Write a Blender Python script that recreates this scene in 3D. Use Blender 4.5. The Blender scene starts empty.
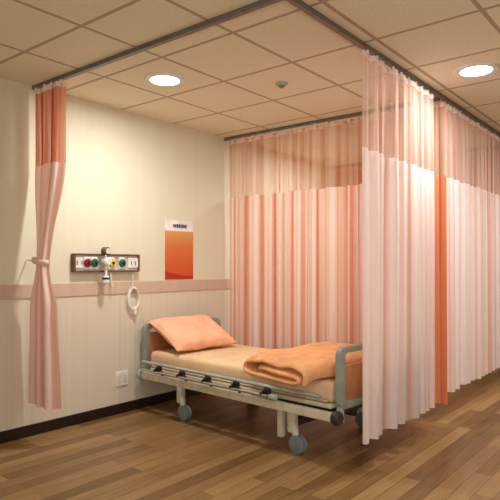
import bpy, bmesh, math, random
from mathutils import Vector, Matrix, noise
C = bpy.context.scene.collection
PI = math.pi
H = 2.6            # ceiling height
CX, CY, CZ = -4.44, -3.87, 1.26

# ------------------------------------------------------------------ materials
def mat(name):
    m = bpy.data.materials.new(name); m.use_nodes = True
    nt = m.node_tree; nt.nodes.clear()
    out = nt.nodes.new('ShaderNodeOutputMaterial')
    return m, nt, out
def N(nt, t, **kw):
    n = nt.nodes.new(t)
    for k, v in kw.items():
        if k in n.inputs.keys(): n.inputs[k].default_value = v
        else: setattr(n, k, v)
    return n
def lin(c):
    def f(v):
        v /= 255.0
        return v/12.92 if v <= .04045 else ((v+.055)/1.055)**2.4
    return (f(c[0]), f(c[1]), f(c[2]), 1)
def ramp(nt, stops, interp='LINEAR'):
    r = nt.nodes.new('ShaderNodeValToRGB'); r.color_ramp.interpolation = interp
    e = r.color_ramp.elements
    while len(e) < len(stops): e.new(.5)
    for i, (p, c) in enumerate(stops):
        e[i].position = p; e[i].color = lin(c)
    return r
def plain(name, c, rough=.5, metal=0, var=.06, scale=14, spec=.4, bump=0):
    m, nt, out = mat(name); L = nt.links
    b = N(nt, 'ShaderNodeBsdfPrincipled', Roughness=rough, Metallic=metal)
    b.inputs['Specular IOR Level'].default_value = spec
    tc = N(nt, 'ShaderNodeTexCoord'); nz = N(nt, 'ShaderNodeTexNoise', Scale=scale, Detail=4.0)
    L.new(tc.outputs['Object'], nz.inputs['Vector'])
    lo = tuple(max(0, v*(1-var)) for v in c); hi = tuple(min(255, v*(1+var)) for v in c)
    r = ramp(nt, [(.3, lo), (.7, hi)])
    L.new(nz.outputs['Fac'], r.inputs['Fac']); L.new(r.outputs['Color'], b.inputs['Base Color'])
    if bump:
        bp = N(nt, 'ShaderNodeBump', Strength=bump, Distance=.01)
        L.new(nz.outputs['Fac'], bp.inputs['Height']); L.new(bp.outputs['Normal'], b.inputs['Normal'])
    L.new(b.outputs['BSDF'], out.inputs['Surface'])
    return m
def emit(name, c, s):
    m, nt, out = mat(name)
    e = N(nt, 'ShaderNodeEmission', Strength=s); e.inputs['Color'].default_value = lin(c)
    nt.links.new(e.outputs[0], out.inputs['Surface']); return m

def wall_paper(name, c, stripe, depth):
    m, nt, out = mat(name); L = nt.links
    b = N(nt, 'ShaderNodeBsdfPrincipled', Roughness=.6); b.inputs['Specular IOR Level'].default_value = .25
    tc = N(nt, 'ShaderNodeTexCoord')
    sp = N(nt, 'ShaderNodeSeparateXYZ'); L.new(tc.outputs['Object'], sp.inputs[0])
    ad = N(nt, 'ShaderNodeMath', operation='ADD'); L.new(sp.outputs['X'], ad.inputs[0]); L.new(sp.outputs['Y'], ad.inputs[1])
    nz = N(nt, 'ShaderNodeTexNoise', noise_dimensions='1D', Scale=stripe, Detail=3.0)
    L.new(ad.outputs[0], nz.inputs['W'])
    lo = tuple(v*(1-depth) for v in c); hi = tuple(min(255, v*(1+depth*.6)) for v in c)
    r = ramp(nt, [(.35, lo), (.6, hi)])
    L.new(nz.outputs['Fac'], r.inputs['Fac']); L.new(r.outputs['Color'], b.inputs['Base Color'])
    L.new(b.outputs['BSDF'], out.inputs['Surface']); return m

def ceiling_mat():
    m, nt, out = mat('ceiling_tiles'); L = nt.links
    b = N(nt, 'ShaderNodeBsdfPrincipled', Roughness=.85); b.inputs['Specular IOR Level'].default_value = .15
    tc = N(nt, 'ShaderNodeTexCoord'); sp = N(nt, 'ShaderNodeSeparateXYZ'); L.new(tc.outputs['Object'], sp.inputs[0])
    def edge(axis, off):
        a = N(nt, 'ShaderNodeMath', operation='ADD'); a.inputs[1].default_value = off + 60; L.new(sp.outputs[axis], a.inputs[0])
        d = N(nt, 'ShaderNodeMath', operation='DIVIDE'); d.inputs[1].default_value = .6; L.new(a.outputs[0], d.inputs[0])
        f = N(nt, 'ShaderNodeMath', operation='FRACT'); L.new(d.outputs[0], f.inputs[0])
        s = N(nt, 'ShaderNodeMath', operation='SUBTRACT'); s.inputs[1].default_value = .5; L.new(f.outputs[0], s.inputs[0])
        ab = N(nt, 'ShaderNodeMath', operation='ABSOLUTE'); L.new(s.outputs[0], ab.inputs[0]); return ab
    ex, ey = edge('X', .2), edge('Y', .58)
    mx = N(nt, 'ShaderNodeMath', operation='MAXIMUM'); L.new(ex.outputs[0], mx.inputs[0]); L.new(ey.outputs[0], mx.inputs[1])
    g = N(nt, 'ShaderNodeMath', operation='GREATER_THAN'); g.inputs[1].default_value = .479; L.new(mx.outputs[0], g.inputs[0])
    nz = N(nt, 'ShaderNodeTexNoise', Scale=60.0, Detail=5.0); L.new(tc.outputs['Object'], nz.inputs['Vector'])
    r = ramp(nt, [(.3, (232, 223, 202)), (.7, (242, 234, 213))]); L.new(nz.outputs['Fac'], r.inputs['Fac'])
    mixn = N(nt, 'ShaderNodeMix', data_type='RGBA'); L.new(g.outputs[0], mixn.inputs['Factor'])
    L.new(r.outputs['Color'], mixn.inputs[6]); mixn.inputs[7].default_value = lin((186, 168, 146))
    L.new(mixn.outputs[2], b.inputs['Base Color'])
    bp = N(nt, 'ShaderNodeBump', Strength=.2, Distance=.004); L.new(nz.outputs['Fac'], bp.inputs['Height']); L.new(bp.outputs['Normal'], b.inputs['Normal'])
    L.new(b.outputs['BSDF'], out.inputs['Surface']); return m

def floor_mat():
    m, nt, out = mat('wood_planks'); L = nt.links
    b = N(nt, 'ShaderNodeBsdfPrincipled', Roughness=.33); b.inputs['Specular IOR Level'].default_value = .4
    tc = N(nt, 'ShaderNodeTexCoord')
    br = N(nt, 'ShaderNodeTexBrick', offset=.37, Scale=1.0)
    br.inputs['Brick Width'].default_value = .92; br.inputs['Row Height'].default_value = .1
    br.inputs['Mortar Size'].default_value = .0018; br.inputs['Mortar Smooth'].default_value = .2; br.inputs['Bias'].default_value = 0
    br.inputs['Color1'].default_value = (0, 0, 0, 1); br.inputs['Color2'].default_value = (1, 1, 1, 1); br.inputs['Mortar'].default_value = (.2, .2, .2, 1)
    L.new(tc.outputs['Object'], br.inputs['Vector'])
    mp = N(nt, 'ShaderNodeMapping'); mp.inputs['Scale'].default_value = (1.6, 26, 1); L.new(tc.outputs['Object'], mp.inputs['Vector'])
    nz = N(nt, 'ShaderNodeTexNoise', Scale=1.6, Detail=6.0, Roughness=.6); L.new(mp.outputs[0], nz.inputs['Vector'])
    ad = N(nt, 'ShaderNodeMix', data_type='RGBA'); ad.inputs['Factor'].default_value = .42
    L.new(nz.outputs['Fac'], ad.inputs[6]); L.new(br.outputs['Color'], ad.inputs[7])
    r = ramp(nt, [(.12, (88, 62, 36)), (.45, (134, 100, 60)), (.85, (174, 138, 92))])
    L.new(ad.outputs[2], r.inputs['Fac'])
    ml = N(nt, 'ShaderNodeMix', data_type='RGBA'); L.new(br.outputs['Fac'], ml.inputs['Factor'])
    L.new(r.outputs['Color'], ml.inputs[6]); ml.inputs[7].default_value = lin((70, 44, 24))
    L.new(ml.outputs[2], b.inputs['Base Color'])
    L.new(b.outputs['BSDF'], out.inputs['Surface']); return m

def curtain_mat(name, stops, scale, transl, transp, seed, bump=0.0, detail=2.0):
    """cloth with vertical stripes that follow the length of the cloth (UV u)"""
    m, nt, out = mat(name); L = nt.links
    uv = N(nt, 'ShaderNodeUVMap'); uv.uv_map = 'cloth'
    sp = N(nt, 'ShaderNodeSeparateXYZ'); L.new(uv.outputs[0], sp.inputs[0])
    ad = N(nt, 'ShaderNodeMath', operation='ADD'); ad.inputs[1].default_value = seed; L.new(sp.outputs['X'], ad.inputs[0])
    nz = N(nt, 'ShaderNodeTexNoise', noise_dimensions='1D', Scale=scale, Detail=detail, Roughness=.55); L.new(ad.outputs[0], nz.inputs['W'])
    r = ramp(nt, stops); L.new(nz.outputs['Fac'], r.inputs['Fac'])
    d = N(nt, 'ShaderNodeBsdfDiffuse'); t = N(nt, 'ShaderNodeBsdfTranslucent')
    L.new(r.outputs['Color'], d.inputs['Color']); L.new(r.outputs['Color'], t.inputs['Color'])
    mx = N(nt, 'ShaderNodeMixShader', Fac=transl); L.new(d.outputs[0], mx.inputs[1]); L.new(t.outputs[0], mx.inputs[2])
    tr = N(nt, 'ShaderNodeBsdfTransparent'); tr.inputs['Color'].default_value = (1, 1, 1, 1)
    m2 = N(nt, 'ShaderNodeMixShader', Fac=transp); L.new(mx.outputs[0], m2.inputs[1]); L.new(tr.outputs[0], m2.inputs[2])
    L.new(m2.outputs[0], out.inputs['Surface']); return m

def poster_mat():
    m, nt, out = mat('orange_poster_print'); L = nt.links
    b = N(nt, 'ShaderNodeBsdfPrincipled', Roughness=.45)
    tc = N(nt, 'ShaderNodeTexCoord'); sp = N(nt, 'ShaderNodeSeparateXYZ'); L.new(tc.outputs['Generated'], sp.inputs[0])
    r = ramp(nt, [(.0, (204, 80, 34)), (.35, (212, 98, 44)), (.7, (214, 122, 62)), (1, (218, 162, 98))])
    L.new(sp.outputs['Z'], r.inputs['Fac'])
    # red swoosh: darker red where z < curve(x)
    x1 = N(nt, 'ShaderNodeMath', operation='SUBTRACT'); x1.inputs[0].default_value = 1; L.new(sp.outputs['X'], x1.inputs[1])
    x2 = N(nt, 'ShaderNodeMath', operation='POWER'); x2.inputs[1].default_value = 2; L.new(x1.outputs[0], x2.inputs[0])
    x3 = N(nt, 'ShaderNodeMath', operation='MULTIPLY_ADD'); x3.inputs[1].default_value = .11; x3.inputs[2].default_value = .075; L.new(x2.outputs[0], x3.inputs[0])
    sb = N(nt, 'ShaderNodeMath', operation='SUBTRACT'); L.new(x3.outputs[0], sb.inputs[0]); L.new(sp.outputs['Z'], sb.inputs[1])
    k = N(nt, 'ShaderNodeMath', operation='MULTIPLY', use_clamp=True); k.inputs[1].default_value = 40; L.new(sb.outputs[0], k.inputs[0])
    mx = N(nt, 'ShaderNodeMix', data_type='RGBA'); L.new(k.outputs[0], mx.inputs['Factor']); L.new(r.outputs['Color'], mx.inputs[6])
    mx.inputs[7].default_value = lin((180, 36, 28))
    L.new(mx.outputs[2], b.inputs['Base Color']); L.new(b.outputs['BSDF'], out.inputs['Surface']); return m

M = dict(
    wall_up=wall_paper('cream_wall_paint', (224, 221, 198), 9, .008),
    wall_low=wall_paper('beige_wainscot_paper', (222, 212, 193), 26, .014),
    band=wall_paper('tan_band', (206, 182, 162), 12, .02),
    base=plain('dark_baseboard', (38, 24, 20), .4), ceil=ceiling_mat(), floor=floor_mat(),
    track=plain('grey_aluminium_track', (120, 112, 104), .4, .3), hook=plain('white_plastic_hook', (240, 236, 232), .4),
    grey=plain('grey_green_plastic', (142, 150, 138), .42), greyd=plain('pale_grey_edge', (166, 174, 166), .4),
    wood=plain('brown_wood_laminate', (176, 116, 76), .4, var=.12, scale=6),
    cream=plain('cream_steel', (214, 208, 184), .38), chrome=plain('chrome', (200, 202, 200), .22, .85),
    black=plain('black_rubber', (36, 36, 38), .6), dark=plain('dark_steel', (58, 52, 48), .5, .2),
    wheel=plain('grey_blue_caster', (120, 134, 142), .45),
    tie=plain('salmon_tie_cloth', (242, 200, 184), .85, spec=.1),
    sheet=plain('peach_sheet', (232, 198, 160), .85, var=.04, scale=7, spec=.1, bump=.12),
    pillow=plain('peach_pillowcase', (244, 186, 152), .85, var=.05, scale=9, spec=.1, bump=.2),
    quilt=plain('orange_peach_quilt', (236, 172, 122), .85, var=.07, scale=12, spec=.1, bump=.35),
    hem=plain('pale_mattress_ticking', (226, 190, 156), .8),
    white=plain('white_plastic', (236, 234, 228), .4), offwhite=plain('ivory_plastic', (222, 212, 194), .45),
    steel=plain('brushed_steel_plate', (206, 208, 214), .3, .25), frame=plain('brown_wood_frame', (104, 76, 58), .45),
    maroon=plain('maroon_outlet', (140, 24, 60), .4), green=plain('green_outlet', (20, 104, 58), .4),
    yellow=plain('yellow_outlet', (232, 204, 40), .4), clear=plain('pale_clear_plastic', (226, 232, 232), .15),
    navy=plain('navy_print', (52, 56, 120), .5), paper=plain('poster_white_paper', (238, 236, 230), .6), poster=poster_mat(),
    lamp=emit('lamp_glow', (255, 252, 244), 14.0),
    # curtains
    backcloth=curtain_mat('peach_striped_cloth', [(.30, (226, 146, 118)), (.40, (238, 182, 158)), (.48, (243, 208, 190)), (.64, (250, 230, 220))], 14, .4, .06, 3.1),
    backnet=curtain_mat('peach_net', [(.36, (206, 132, 100)), (.6, (238, 194, 166))], 9, .35, .45, 3.1),
    shadedcloth=curtain_mat('shaded_orange_cloth', [(.3, (216, 118, 76)), (.6, (232, 150, 112))], 14, .35, .0, 1.0),  # back curtain's end: shade of overlapping layers put into the colour
    litcloth=curtain_mat('light_washed_cloth', [(.3, (238, 190, 176)), (.42, (246, 224, 218)), (.6, (252, 242, 240))], 9, .4, .04, 8.3),  # same curtain fabric, paled in colour to look washed out by light
    litnet=curtain_mat('light_washed_net', [(.36, (236, 190, 170)), (.6, (246, 222, 212))], 7, .35, .55, 8.3),  # its net, with the same light painted into the colour
    leftcloth=curtain_mat('salmon_cloth', [(.32, (234, 158, 134)), (.42, (244, 204, 188)), (.6, (250, 228, 220))], 12, .3, .02, 5.0),
    leftnet=curtain_mat('salmon_net', [(.34, (214, 122, 94)), (.62, (236, 168, 142))], 10, .3, .16, 5.0),
)

# ------------------------------------------------------------------ helpers
def tag(o, label=None, cat=None, group=None, kind=None):
    if label: o['label'] = label
    if cat: o['category'] = cat
    if group: o['group'] = group
    if kind: o['kind'] = kind
    return o
def empty(name, loc, label, cat, group=None, rz=0):
    o = bpy.data.objects.new(name, None); C.objects.link(o); o.location = loc; o.rotation_euler = (0, 0, rz)
    o.empty_display_size = .1
    return tag(o, label, cat, group)
class MB:
    def __init__(s): s.b = bmesh.new()
    def box(s, c, d, bev=0, rot=None, seg=2):
        r = bmesh.ops.create_cube(s.b, size=1); vs = r['verts']
        bmesh.ops.scale(s.b, vec=d, verts=vs)
        if bev:
            es = list({e for v in vs for e in v.link_edges})
            rr = bmesh.ops.bevel(s.b, geom=es, offset=bev, segments=seg, affect='EDGES', profile=.5)
            vs = list({v for f in rr['faces'] for v in f.verts} | {v for v in vs if v.is_valid})
        if rot: bmesh.ops.rotate(s.b, verts=vs, matrix=rot, cent=(0, 0, 0))
        bmesh.ops.translate(s.b, vec=c, verts=vs); return s
    def path(s, pts, r, n=10, closed=False, caps=True):
        pts = [Vector(p) for p in pts]; k = len(pts); rings = []
        up = None
        for i, p in enumerate(pts):
            if closed: t = pts[(i+1) % k]-pts[i-1]
            else: t = pts[min(i+1, k-1)]-pts[max(i-1, 0)]
            t.normalize()
            if up is None:
                up = Vector((0, 0, 1)) if abs(t.z) < .9 else Vector((1, 0, 0))
            a = t.cross(up).normalized(); up = a.cross(t).normalized()
            rr = r[i] if isinstance(r, (list, tuple)) else r
            rings.append([s.b.verts.new(p+(a*math.cos(2*PI*j/n)+up*math.sin(2*PI*j/n))*rr) for j in range(n)])
        for i in range(k if closed else k-1):
            A, B = rings[i], rings[(i+1) % k]
            for j in range(n): s.b.faces.new((A[j], A[(j+1) % n], B[(j+1) % n], B[j]))
        if caps and not closed:
            s.b.faces.new(rings[0][::-1]); s.b.faces.new(rings[-1])
        return s
    def cyl(s, p0, p1, r, n=16): return s.path([p0, p1], r, n)
    def lathe(s, c, prof, axis='Z', n=24):
        rings = []
        for (r, h) in prof:
            ring = []
            for j in range(n):
                a = 2*PI*j/n; x, y = r*math.cos(a), r*math.sin(a)
                v = {'Z': (x, y, h), 'Y': (x, h, -y), 'X': (h, x, y)}[axis]
                ring.append(s.b.verts.new(Vector(c)+Vector(v)))
            rings.append(ring)
        for A, B in zip(rings, rings[1:]):
            for j in range(n): s.b.faces.new((A[j], A[(j+1) % n], B[(j+1) % n], B[j]))
        s.b.faces.new(rings[0][::-1]); s.b.faces.new(rings[-1]); return s
    def plate(s, outline, inner, y0, y1):
        """outline (and optional inner hole of the same count) in XZ, thick from y0 to y1"""
        n = len(outline); V = lambda p, y: s.b.verts.new((p[0], y, p[1]))
        of, ob = [V(p, y0) for p in outline], [V(p, y1) for p in outline]
        if inner:
            jf, jb = [V(p, y0) for p in inner], [V(p, y1) for p in inner]
        for i in range(n):
            j = (i+1) % n
            s.b.faces.new((of[i], of[j], ob[j], ob[i]))
            if inner:
                s.b.faces.new((jf[j], jf[i], jb[i], jb[j]))
                s.b.faces.new((of[j], of[i], jf[i], jf[j])); s.b.faces.new((ob[i], ob[j], jb[j], jb[i]))
        if not inner:
            s.b.faces.new(of[::-1]); s.b.faces.new(ob)
        return s
    def build(s, name, m, parent=None, smooth=True, bev=0):
        bmesh.ops.recalc_face_normals(s.b, faces=s.b.faces)
        me = bpy.data.meshes.new(name); s.b.to_mesh(me); s.b.free()
        me.materials.append(m)
        o = bpy.data.objects.new(name, me); C.objects.link(o)
        if parent: o.parent = parent
        if smooth:
            me.polygons.foreach_set('use_smooth', [True]*len(me.polygons))
            es = [e for e in me.edges]
            mod = o.modifiers.new('ws', 'EDGE_SPLIT'); mod.split_angle = math.radians(40)
        if bev:
            bm_ = o.modifiers.new('bev', 'BEVEL'); bm_.width = bev; bm_.segments = 2; bm_.limit_method = 'ANGLE'
            o.modifiers.move(len(o.modifiers)-1, 0)
        return o
def rrect(x0, x1, z0, z1, r, k=6):
    pts = []
    for cx, cz, a0 in ((x1-r, z1-r, 0), (x0+r, z1-r, 90), (x0+r, z0+r, 180), (x1-r, z0+r, 270)):
        for i in range(k+1):
            a = math.radians(a0+90*i/k); pts.append((cx+r*math.cos(a), cz+r*math.sin(a)))
    return pts
def struct(name, mb, m, bev=0):
    return tag(mb.build(name, m, None, False, bev), kind='structure')

# ------------------------------------------------------------------ the setting
X0, X1, Y0 = -5.6, 6.6, -6.2
struct('floor', MB().box(((X0+X1)/2, Y0/2, -.05), (X1-X0+.2, -Y0+.2, .1)), M['floor'])
struct('ceiling', MB().box(((X0+X1)/2, Y0/2, H+.05), (X1-X0+.2, -Y0+.2, .1)), M['ceil'])
wb = tag(MB().box(((X0+X1)/2, .05, 1.125+(H-1.125)/2), (X1-X0, .1, H-1.125)).build('wall_back', M['wall_up'], None, False), kind='structure')
MB().box(((X0+X1)/2, .05, .51), (X1-X0, .1, 1.02)).build('wainscot', M['wall_low'], wb, False)
MB().box(((X0+X1)/2, .046, 1.0725), (X1-X0, .108, .105), .003).build('wall_band', M['band'], wb, False)
struct('baseboard_back', MB().box(((X0+X1)/2, -.006, .042), (X1-X0-.2, .016, .084), .003), M['base'])
struct('wall_left', MB().box((X0-.05, Y0/2, H/2), (.1, -Y0, H)), M['wall_up'])
struct('wall_right', MB().box((X1+.05, Y0/2, H/2), (.1, -Y0, H)), M['wall_up'])
struct('wall_front', MB().box(((X0+X1)/2, Y0-.05, H/2), (X1-X0, .1, H)), M['wall_up'])

# ------------------------------------------------------------------ curtain tracks
YF = -2.29
def track(a, b, label):
    r = empty('curtain_track', ((a[0]+b[0])/2, (a[1]+b[1])/2, H), label, 'curtain track', 'ceiling curtain tracks')
    d = Vector((b[0]-a[0], b[1]-a[1], 0)); L_ = d.length; ang = math.atan2(d.y, d.x)
    R = Matrix.Rotation(ang, 3, 'Z')
    m = MB(); m.box((0, 0, -.014), (L_, .034, .028), .003, R); m.build('rail', M['track'], r, False)
    for s_ in (-1, 1):
        e = MB(); e.box((d.x/L_*s_*(L_/2-.012), d.y/L_*s_*(L_/2-.012), -.015), (.024, .04, .03), .004, R); e.build('end_cap', M['track'], r, False)
track((-2.2, 0), (-2.2, YF-.0), 'grey ceiling track above the tied-back curtain on the left')
track((-.045, 0), (-.045, YF+.03), 'grey ceiling track above the peach curtain behind the bed')
track((-2.26, YF), (3.4, YF), 'long grey ceiling track above the light-washed curtains at right')
track((2.13, 0), (2.13, YF+.03), 'grey ceiling track of the next bay, seen through the net')

# ------------------------------------------------------------------ curtains
def smooth_rand(rng, n):
    ks = [rng.uniform(-1, 1) for _ in range(n+3)]
    def f(t):
        x = max(0, min(1, t))*n; i = int(x); u = x-i; u = u*u*(3-2*u)
        return ks[i]*(1-u)+ks[i+1]*u
    return f
def curtain(path, folds, amp, z_top, z_split, z_hem, cloth, net, label, seed, group=None, hooks=10, squeeze=None, cat='curtain', sharp=.28, shaded_end=None):
    """path: function t -> (Vector point, Vector normal).  squeeze: z -> (scale about path centre, shift vector)"""
    rng = random.Random(seed)
    ph, am = smooth_rand(rng, folds), smooth_rand(rng, folds*2)
    lean = smooth_rand(rng, folds*2); low = smooth_rand(rng, max(3, folds//2))
    p0 = path(.5)[0]
    root = empty('cubicle_curtain', (p0.x, p0.y, z_hem), label, cat, group)
    nc = folds*14
    mid = Vector((p0.x, p0.y, 0))
    def pt(i, z):
        t = i/nc
        h = (z_top-z)/(z_top-z_hem)
        grow = .5+.5*min(1, h*2.4)
        P, n = path(t); tg = Vector((n.y, -n.x, 0))
        ang = 2*PI*(folds*t+.55*ph(t)+.10*lean(t)*h)
        a = amp*(.75+.45*am(t))*grow
        q = P+n*(a*math.sin(ang)+.35*amp*low(t)*h)+tg*(sharp*amp*math.sin(2*ang)+.012*lean(t)*h)
        q.z = z+(.006*math.sin(ang*1.0+1) if z <= z_hem+.001 else 0)
        if squeeze:
            sc, sh, fl = squeeze(z)
            dv = Vector((q.x-mid.x, q.y-mid.y, 0)); q = Vector((mid.x+dv.x*sc[0], mid.y+dv.y*sc[1], q.z))+sh
        return q
    # arc length at mid height for the stripes
    arc = [0.0]
    for i in range(nc):
        arc.append(arc[-1]+(pt(i+1, .9*z_hem+.1*z_top)-pt(i, .9*z_hem+.1*z_top)).length)
    def sheet(za, zb, rows, name, m, i0=0, i1=None):
        i1 = nc if i1 is None else i1; base = i0
        bm = bmesh.new(); uvl = bm.loops.layers.uv.new('cloth'); G = []
        for j in range(rows+1):
            z = za+(zb-za)*j/rows
            G.append([bm.verts.new(pt(i, z)-root.location) for i in range(i0, i1+1)])
        for j in range(rows):
            for i in range(i1-i0):
                f = bm.faces.new((G[j][i], G[j+1][i], G[j+1][i+1], G[j][i+1])); f.smooth = True
                for l, (ii, jj) in zip(f.loops, ((i, j), (i, j+1), (i+1, j+1), (i+1, j))):
                    l[uvl].uv = (arc[ii+base], za+(zb-za)*jj/rows)
        me = bpy.data.meshes.new(name); bm.to_mesh(me); bm.free(); me.materials.append(m)
        o = bpy.data.objects.new(name, me); C.objects.link(o); o.parent = root; return o
    cut = nc-(shaded_end[0] if shaded_end else 0)
    sheet(z_split, z_hem, 34, 'cloth_panel', cloth, 0, cut)
    if shaded_end: tag(sheet(z_split, z_hem, 34, 'shaded_edge', shaded_end[1], cut, nc), 'curtain edge coloured deeper orange as shaded cloth layers')  # same cloth tinted deeper for shade, not a sewn hem
    sheet(z_top-.035, z_split, 12, 'net_panel', net)
    sheet(z_top, z_top-.035, 2, 'heading_tape', cloth)
    for k in range(hooks):
        i = int((k+.5)/hooks*nc); q = pt(i, z_top)
        P = Vector((q.x, q.y, 0))-Vector((root.location.x, root.location.y, 0))
        zt = H-.028-z_hem
        MB().box((P.x, P.y, (z_top-z_hem+zt)/2-.0065), (.012, .012, zt-(z_top-z_hem)+.011), .003).build('hook', M['hook'], root, False)
    return root, pt

def line(a, b):
    a, b = Vector((*a, 0)), Vector((*b, 0)); d = (b-a).normalized(); n = Vector((d.y, -d.x, 0))
    return lambda t: (a+(b-a)*t, n)
ZT, ZS, ZH = 2.555, 1.97, .19
# behind the bed
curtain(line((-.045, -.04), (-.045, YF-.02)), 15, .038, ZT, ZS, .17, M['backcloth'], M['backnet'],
        'peach striped net-topped curtain drawn along the far side of the bed', 4, 'cubicle curtains', 16, shaded_end=(13, M['shadedcloth']))
# foot of the bed, cloth colour paled as if under strong light
curtain(line((-1.42, YF-.008), (-.29, YF-.008)), 8, .034, ZT, ZS, ZH, M['litcloth'], M['litnet'],
        'net-topped curtain, coloured light-washed pale, hanging in front of the bed foot', 11, 'cubicle curtains', 9)
# next bay, same light-washed cloth colour
curtain(line((.022, YF), (2.1, YF)), 17, .036, ZT, ZS, .24, M['litcloth'], M['litnet'],
        'net-topped curtain, coloured light-washed pale, at the right edge, beyond the orange gap', 23, 'cubicle curtains', 16)
# next bay, far side (seen through the nets)
curtain(line((2.13, -.05), (2.13, YF+.08)), 15, .038, ZT, ZS, .17, M['backcloth'], M['backnet'],
        'far peach curtain of the next bay, seen only through the net', 31, 'cubicle curtains', 14)
# tied-back curtain on the left
ZTIE = 1.27
def sq(z):
    # widths along y (track direction) and x; narrow at the tie
    def lerp(a, b, t): t = max(0, min(1, t)); t = t*t*(3-2*t); return a+(b-a)*t
    if z > 2.0: s = lerp(1.0, .93, (2.56-z)/.56)
    elif z > ZTIE: s = lerp(.93, .34, (2.0-z)/(2.0-ZTIE))
    elif z > .95: s = lerp(.34, .80, (ZTIE-z)/.32)
    else: s = lerp(.80, .96, (.95-z)/.7)
    return (max(s, .55), s), Vector((-.015-.055*max(0, min(1, (2.0-z)/.9)), .03*(1-s), 0)), 0
lc, lpt = curtain(line((-2.2, -.05), (-2.2, -.40)), 5, .05, ZT, ZS+.02, .265, M['leftcloth'], M['leftnet'],
        'salmon pink curtain gathered and tied back against the wall at left', 7, 'cubicle curtains', 6, squeeze=sq)
# tie-back band: a loop of cloth round the gathered curtain
def band(cx, cy, rx, ry, z, hgt):
    m = MB(); n = 36; rings = []
    for (dz, k) in ((-.5, .96), (-.25, 1.05), (.0, 1.08), (.25, 1.05), (.5, .96)):
        rings.append([m.b.verts.new((cx+rx*k*math.cos(2*PI*j/n), cy+ry*k*math.sin(2*PI*j/n), z+dz*hgt+.012*math.sin(2*PI*j/n))) for j in range(n)])
    for A, B in zip(rings, rings[1:]):
        for j in range(n): m.b.faces.new((A[j], A[(j+1) % n], B[(j+1) % n], B[j]))
    return m
tie = band(-.06, .035, .05, .075, ZTIE-.24, .04).build('tie_band', M['tie'], lc)
MB().path([(-.06, .12, ZTIE-.24), (-.06, .17, ZTIE-.235), (-.06, .215, ZTIE-.23)], .006, 8).build('tie_cord', M['tie'], tie)

# ------------------------------------------------------------------ hospital bed (local: head +Y, near side -X)
bed = empty('hospital_bed', (-.85, -1.135, 0), 'adjustable hospital bed with grey end boards and folded side rail', 'bed', None, math.radians(-4.6))
BW, BL = .46, 1.045
def end_board(name, ys, ztop, panel_top, bottom):
    fr = MB().plate(rrect(-BW, BW, bottom, ztop, .055), rrect(-BW+.06, BW-.06, bottom+.05, ztop-.04, .03), ys-.022, ys+.022).build(name, M['grey'], bed, True, .008)
    pn = MB().plate(rrect(-BW+.05, BW-.05, bottom+.045, panel_top, .02), None, ys-.012, ys+.012).build('board_panel', M['wood'], fr, True, .003)
    tag(pn, 'brown wood panel')
    for s_ in (-1, 1):
        MB().box((s_*(BW-.03), ys, bottom-.03), (.04, .034, .1), .006).build('board_post', M['greyd'], fr, False)
    return fr
end_board('headboard', BL-.024, .752, .675, .36)
end_board('footboard', -BL+.024, .752, .63, .36)
# chassis
for s_ in (-1, 1):
    b_ = MB().box((s_*(BW+.012), 0, .315), (.036, 2*BL-.02, .06), .008).build('side_beam', M['cream'], bed, False)
    for e_ in (-1, 1):
        MB().lathe((s_*(BW+.012), e_*(BL-.022), .315), [(.0, -.028), (.034, -.028), (.044, -.014), (.044, .014), (.034, .028), (0, .028)], 'Y', 20).build('bumper', M['dark'] if e_ < 0 else M['greyd'], b_)
cf = MB()
for y in (-.92, -.58, 0, .5, .92): cf.box((0, y, .315), (2*BW-.02, .045, .045), .005)
for x in (-.2, .2): cf.box((x, 0, .27), (.04, 1.6, .04), .005)
cf.build('cross_frame', M['dark'], bed, False)
ac = MB(); ac.path([(.0, -.85, .24), (.0, .1, .24)], .035, 14).path([(0, .1, .24), (0, .55, .25)], .02, 12); ac.build('lift_actuator', M['dark'], bed)
MB().box((0, 0, .365), (2*BW-.05, 1.9, .03), .008).build('mattress_platform', M['cream'], bed, False)
for sy in (.56, -.62):
    for sx in (-1, 1):
        x = sx*(BW-.05)
        lg = MB()
        lg.box((x, sy, .215), (.05, .06, .16), .008)
        lg.path([(x, sy, .20), (x, sy-.02, .16), (x, sy-.025, .12)], [.03, .027, .022], 12)
        if sy < 0: lg.box((x, sy+.1, .19), (.045, .045, .21), .008)
        l = lg.build('leg', M['cream'], bed)
        cs = MB()
        for w in (-.017, .017):
            cs.lathe((x+w, sy-.045, .062), [(.0, -.011), (.05, -.011), (.062, -.007), (.062, .007), (.05, .011), (0, .011)], 'X', 24)
        cs.path([(x-.03, sy-.045, .062), (x+.03, sy-.045, .062)], .012, 10)
        cs.path([(x, sy-.025, .135), (x, sy-.04, .10), (x, sy-.045, .07)], .012, 8)
        cs.build('caster', M['wheel'], l)
for sy in (.56, -.62): MB().box((0, sy, .2), (2*BW-.14, .05, .05), .006).build('axle_tube', M['dark'], bed, False)
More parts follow.
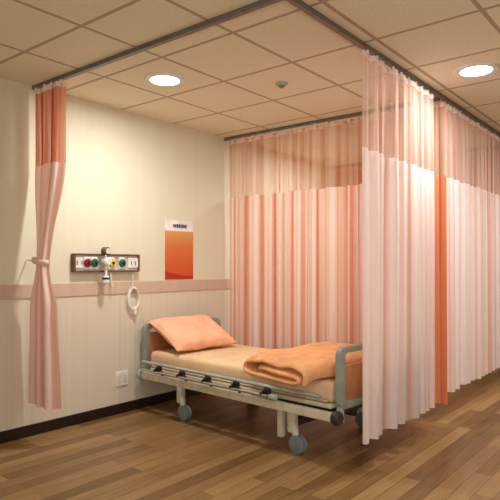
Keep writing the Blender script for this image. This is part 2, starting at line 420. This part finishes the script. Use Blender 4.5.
# folded side rails
def side_rail(s_):
    x = s_*(BW+.05)
    r = MB(); ya, yb = .95, -.90
    pts = [(x-s_*.02, ya, .385), (x-s_*.005, ya+.02, .415), (x, ya, .44)]
    pts += [(x, ya+(yb-ya)*k/12, .44) for k in range(1, 13)] + [(x, yb-.02, .435)]
    r.path(pts, .014, 10)
    rail = r.build('side_rail', M['greyd'], bed)
    lo = MB(); lo.path([(x+s_*.012, .95, .378), (x+s_*.012, -.5, .378)], .011, 10)
    lo.build('lower_bar', M['chrome'], rail)
    for y in (.72, .42, .12, -.18, -.48):
        k = MB(); k.box((x, y, .412), (.03, .05, .05), .008); k.path([(x-.02, y-.02, .43), (x+s_*.014, y+.05, .382)], .011, 8)
        k.path([(x-s_*.03, y, .38), (x-s_*.04, y, .33)], .012, 8)
        k.build('rail_bracket', M['black'], rail)
    MB().box((x+s_*.01, -.54, .378), (.03, .07, .03), .006).build('rail_latch', M['greyd'], rail, False)
side_rail(-1); side_rail(1)
# mattress: a soft rounded slab of its own lying on the bed
def soft_slab(x0, x1, y0, y1, z0, z1, r, nx=16, ny=34):
    m = MB(); m.box(((x0+x1)/2, (y0+y1)/2, (z0+z1)/2), (x1-x0, y1-y0, z1-z0), r, None, 4); return m
mt = empty('mattress', bed.location, 'mattress under a fitted peach sheet on the hospital bed', 'mattress', None, math.radians(-4.6))
mc = soft_slab(-.425, .425, -.96, .975, .382, .52, .04)
mc.build('fitted_sheet', M['sheet'], mt)
pp = MB(); pp.path([(-.428, -.92, .395), (-.428, .93, .395)], .006, 8); pp.path([(.428, -.92, .395), (.428, .93, .395)], .006, 8)
pp.build('piping', M['hem'], mt)

# pillow
def pillow_mesh(w, d, h, seed):
    bm = bmesh.new(); n = 28; rng = random.Random(seed)
    def P(u, v, s):
        # u,v in -1..1 ; sides pinch in a little, corners stick out
        x = u*w/2*(1-.07*(1-v*v)*(abs(u)**3)); y = v*d/2*(1-.08*(1-u*u)*(abs(v)**3))
        e = max(0, (1-u**4)*(1-v**4))**.55
        z = s*h/2*e
        z += .008*noise.noise(Vector((u*2.2, v*2.4, seed+s)))*(e**.5)*2
        return (x, y, z)
    T = [[bm.verts.new(P(-1+2*i/n, -1+2*j/n, 1)) for i in range(n+1)] for j in range(n+1)]
    B = [[T[j][i] if i in (0, n) or j in (0, n) else bm.verts.new(P(-1+2*i/n, -1+2*j/n, -1)) for i in range(n+1)] for j in range(n+1)]
    for j in range(n):
        for i in range(n):
            bm.faces.new((T[j][i], T[j][i+1], T[j+1][i+1], T[j+1][i])); 
            bm.faces.new((B[j][i], B[j+1][i], B[j+1][i+1], B[j][i+1]))
    m = MB(); m.b.free(); m.b = bm; return m
pw = empty('pillow', (0, 0, 0), 'plump peach pillow leaning on the headboard', 'pillow')
MB_p = pillow_mesh(.70, .47, .15, 3).build('pillowcase', M['pillow'], pw)
hm = MB(); hm.path([(.343, -.2+.4*k/10, 0) for k in range(11)], .006, 8); hm.build('case_hem', M['pillow'], pw)
Rb = Matrix.Rotation(math.radians(-4.6), 4, 'Z')
pw.matrix_world = Matrix.Translation(bed.location) @ Rb @ Matrix.Translation((-.08, .79, .67)) @ Matrix.Rotation(math.radians(0), 4, 'Z') @ Matrix.Rotation(math.radians(28), 4, 'X')

# folded quilt: one sheet folded in three, folds across the bed
def quilt():
    prof = [(.16, .071), (.05, .073), (-.1, .072), (-.2, .07), (-.245, .062), (-.262, .046), (-.25, .028), (-.2, .019), (-.05, .018), (.12, .018), (.22, .02),
            (.275, .03), (.3, .055), (.295, .085), (.26, .108), (.18, .121), (.05, .126), (-.1, .128), (-.22, .124), (-.29, .108), (-.315, .07), (-.31, .025)]
    # resample smoothly (Catmull-Rom)
    pts = []
    for i in range(len(prof)-1):
        p0, p1, p2, p3 = [Vector(prof[max(0, min(len(prof)-1, i+k))]) for k in (-1, 0, 1, 2)]
        for q in range(4):
            t = q/4
            pts.append(.5*((2*p1)+(-p0+p2)*t+(2*p0-5*p1+4*p2-p3)*t*t+(-p0+3*p1-3*p2+p3)*t**3))
    pts.append(Vector(prof[-1]))
    bm = bmesh.new(); nx = 26; G = []
    for i in range(nx+1):
        u = i/nx; x = -.40+.80*u
        row = []
        for k, p in enumerate(pts):
            z = p.y*.9*(1+.25*u*(1 if p.y > .05 else .2)) + .010*noise.noise(Vector((x*6, p.x*7, k*.02)))*(p.y/.07)
            y = p.x*(1+.05*math.sin(u*5))+.012*noise.noise(Vector((x*5, 3.3, p.y*9)))
            row.append(bm.verts.new((x+.018*noise.noise(Vector((k*.12, 1.7, u*2))), y, max(.016, z)-2.5*max(0, -.27-x)**2)))
        G.append(row)
    for i in range(nx):
        for k in range(len(pts)-1):
            f = bm.faces.new((G[i][k], G[i+1][k], G[i+1][k+1], G[i][k+1]))
    m = MB(); m.b.free(); m.b = bm; return m
qt = quilt().build('folded_quilt', M['quilt'])
qt.modifiers.clear()
sm = qt.modifiers.new('thick', 'SOLIDIFY'); sm.thickness = .03; sm.offset = 0
ss = qt.modifiers.new('soft', 'SUBSURF'); ss.levels = 1; ss.render_levels = 1
qt.matrix_world = Matrix.Translation(bed.location) @ Rb @ Matrix.Translation((-.14, -.60, .521)) @ Matrix.Rotation(math.radians(-9), 4, 'Z')
tag(qt, 'orange peach quilt folded in layers at the foot of the bed', 'quilt')

# ------------------------------------------------------------------ medical panel on the wall
px0, px1, pz0, pz1 = -1.89, -1.23, 1.21, 1.36
pc = ((px0+px1)/2, 0, (pz0+pz1)/2); hw, hh = (px1-px0)/2, (pz1-pz0)/2
pan = empty('medical_gas_panel', (pc[0], 0, pz0), 'brown framed bedhead panel of coloured gas outlets on the wall', 'wall panel')
MB().plate(rrect(-hw, hw, 0, 2*hh, .008), rrect(-hw+.015, hw-.015, .014, 2*hh-.014, .004), -.05, -.0).build('panel_frame', M['frame'], pan, True, .003)
MB().box((0, -.016, hh), (2*hw-.028, .032, 2*hh-.026), .002).build('face_plate', M['steel'], pan, False)
def outlet(x, m, r=.034):
    o = MB(); o.box((x, -.037, hh), (.066, .014, .1), .006); p = o.build('gas_outlet', M['white'], pan, False)
    q = MB(); q.lathe((x, -.042, hh), [(0, 0), (r, 0), (r, -.012), (r*.8, -.02), (0, -.02)], 'Y', 20); q.build('outlet_ring', m, p)
    k = MB(); k.lathe((x, -.06, hh), [(0, 0), (.011, 0), (.011, -.012), (0, -.012)], 'Y', 14); k.build('outlet_port', M['black'], p)
for x, m in ((-.205, M['maroon']), (-.138, M['green']), (.035, M['yellow']), (.14, M['green'])): outlet(x, m)
for x in (-.278, .262):
    s_ = MB(); s_.box((x, -.037, hh), (.072 if x < 0 else .11, .012, .085), .005); p = s_.build('socket_plate', M['white'], pan, False)
    for dx in (-.022, .022): MB().box((x+dx, -.0435, hh), (.007, .004, .03)).build('socket_slot', M['dark'], p, False)
# flow regulator plugged into the panel
fx = -1.617-.0
fr = empty('flow_regulator', (fx, 0, 1.15), 'suction regulator with dark knob and hanging bottle on the wall panel', 'regulator')
MB().lathe((0, -.085, .145), [(0, .03), (.028, .03), (.034, .02), (.034, -.03), (.024, -.04), (0, -.04)], 'Y', 22).build('regulator_body', M['white'], fr)
MB().path([(0, -.115, .145), (0, -.0335, .145)], .016, 14).build('coupling', M['chrome'], fr)
MB().path([(0, -.085, .17), (0, -.085, .21)], .014, 12).build('stem', M['chrome'], fr)
kb = MB(); kb.lathe((0, -.085, .232), [(0, .03), (.026, .03), (.034, .022), (.034, -.022), (.026, -.03), (0, -.03)], 'Y', 20); kb.build('gauge', M['frame'], fr)
MB().lathe((0, -.116, .232), [(0, .0), (.024, .0), (.024, -.002), (0, -.002)], 'Y', 20).build('gauge_dial', M['offwhite'], fr)
MB().path([(0, -.085, .12), (0, -.085, .03)], [.012, .012], 12).build('neck_tube', M['white'], fr)
bt = MB().lathe((0, -.085, -.035), [(0, 0), (.02, 0), (.028, .008), (.028, .05), (.02, .065), (0, .065)], 'Z', 22).build('bottle', M['clear'], fr)
MB().lathe((0, -.085, .0), [(0, -.0), (.0295, -.0), (.0295, .016), (0, .016)], 'Z', 22).build('bottle_label', M['black'], bt)
# a suction tube hanging beside the bottle
tb = MB(); tb.path([(-1.53, -.03, 1.209), (-1.53, -.034, 1.18), (-1.528, -.04, 1.13), (-1.524, -.05, 1.08)], .007, 8)
tb = tb.build('gas_hose', M['offwhite']); tag(tb, 'short ivory tube hanging under the middle of the wall panel', 'tube')
# nurse call cord: cable down from the panel and a loop with a push button
cc = empty('call_cord', (-1.285, 0, .87), 'white coiled call cord hanging below the wall panel', 'call cord')
cd = MB(); cd.path([(-.01, -.03, .35), (-.01, -.035, .29), (-.014, -.035, .24), (-.02, -.033, .21)], .0045, 8); cd.build('cord', M['white'], cc)
lp = MB()
for k, (rx, rz, dx) in enumerate(((.058, .105, 0), (.05, .095, .006), (.062, .092, -.004))):
    lp.path([(dx+rx*math.sin(a*PI/16), -.022-.008*k, .105+rz*math.cos(a*PI/16)) for a in range(32)], .006, 8, closed=True)
lp.build('cord_loop', M['white'], cc)
MB().box((.015, -.03, -.0), (.032, .026, .075), .009).build('call_button', M['white'], cc, False)
# low wall outlet
ol = empty('wall_outlet', (-1.39, 0, .235), 'small white double wall outlet low on the wall near the bed head', 'outlet')
op = MB().box((0, -.004, .06), (.125, .012, .12), .003).build('cover_plate', M['white'], ol, False)
for dx in (-.028, .028):
    MB().box((dx, -.0105, .06), (.04, .004, .07), .001).build('socket', M['offwhite'], ol, False)
# poster
po = empty('wall_poster', (-.71, 0, 1.135), 'tall orange gradient poster with a pale header on the wall', 'poster')
MB().box((0, -.004, .228), (.362, .008, .456)).build('poster_print', M['poster'], po, False)
hd = MB().box((0, -.004, .506), (.362, .008, .10)).build('poster_header', M['paper'], po, False)
tx = MB(); xx = -.085; rng = random.Random(5)
for k in range(9):
    w = rng.choice((.012, .015, .018)); h = rng.choice((.036, .03, .036)); tx.box((xx+w/2, -.009, .505), (w, .002, h)); xx += w+.005
tx.build('header_lettering', M['navy'], hd, False)

# ------------------------------------------------------------------ ceiling fittings
def downlight(x, y, label, grp):
    r = empty('ceiling_downlight', (x, y, H), label, 'ceiling light', grp)
    m = MB(); n = 32; prof = [(.105, .0), (.105, -.012), (.14, -.012), (.146, -.004), (.146, 0)]
    rings = [[m.b.verts.new((a*math.cos(2*PI*j/n), a*math.sin(2*PI*j/n), z)) for j in range(n)] for a, z in prof]
    for A, B in zip(rings, rings[1:]):
        for j in range(n): m.b.faces.new((A[j], A[(j+1) % n], B[(j+1) % n], B[j]))
    m.build('trim_ring', M['white'], r)
    MB().lathe((0, 0, 0), [(0, -.002), (.104, -.002), (.104, -.008), (0, -.011)], 'Z', 32).build('lamp_lens', M['lamp'], r)
    return r
def lamp(name, kind, loc, energy, color=(1, .86, .68), **kw):
    l = bpy.data.lights.new(name, kind); l.energy = energy; l.color = color
    for k, v in kw.items(): setattr(l, k, v)
    o = bpy.data.objects.new(name, l); C.objects.link(o); o.location = loc; return o
downlight(-1.7, -.88, 'round glowing ceiling downlight above the head of the bed', 'ceiling downlights')
downlight(-.5, -2.68, 'round glowing ceiling downlight outside the pale curtains, at upper right', 'ceiling downlights')
sd = empty('smoke_detector', (-1.1, -1.48, H), 'small round grey fitting on the ceiling above the bed', 'smoke detector')
MB().lathe((0, 0, 0), [(0, -.018), (.035, -.018), (.045, -.01), (.048, 0), (0, 0)], 'Z', 24).build('detector_base', M['greyd'], sd)
MB().lathe((0, 0, -.018), [(0, -.014), (.016, -.014), (.022, -.006), (.024, 0), (0, 0)], 'Z', 20).build('sensor_head', M['track'], sd)

# lamps: one under each fitting, unseen fill lamps added over the corridor, and an added soft bounce fill
warm = (1, .98, .92); neutral = (1, .98, .95)
lamp('bay_lamp', 'AREA', (-1.7, -.88, H-.03), 25, warm, shape='DISK', size=.2)
lamp('corridor_lamp', 'AREA', (-.5, -2.68, H-.03), 24, neutral, shape='DISK', size=.2)
lamp('corridor_fill_near', 'AREA', (-2.9, -3.6, H-.03), 22, neutral, shape='DISK', size=.35)  # unseen fill added to brighten the corridor side
lamp('corridor_fill_far', 'AREA', (1.9, -3.6, H-.03), 36, neutral, shape='DISK', size=.35)  # second added fill lamp, without a fitting
lamp('next_bay_lamp', 'AREA', (1.0, -.9, H-.03), 30, warm, shape='DISK', size=.25)
rb = lamp('bounce_fill', 'AREA', (-4.9, -4.4, 1.4), 44, neutral, shape='DISK', size=.9)  # added lamp standing in for light bounced around the room
rb.rotation_euler = (math.radians(104), 0, math.radians(-78))
w = bpy.data.worlds.new('world'); bpy.context.scene.world = w; w.use_nodes = True
w.node_tree.nodes['Background'].inputs[0].default_value = (1, .9, .78, 1); w.node_tree.nodes['Background'].inputs[1].default_value = .3

# ------------------------------------------------------------------ camera
cam = bpy.data.cameras.new('camera'); co = bpy.data.objects.new('camera', cam); C.objects.link(co)
co.location = (CX, CY, CZ); co.rotation_euler = (PI/2, 0, -math.atan2(.779, .627))
cam.sensor_width = 36; cam.lens = 559/500*36; cam.shift_y = 16/500; cam.clip_start = .05
bpy.context.scene.camera = co
vs = bpy.context.scene.view_settings
vs.view_transform = 'Standard'; vs.look = 'None'; vs.exposure = 0.0
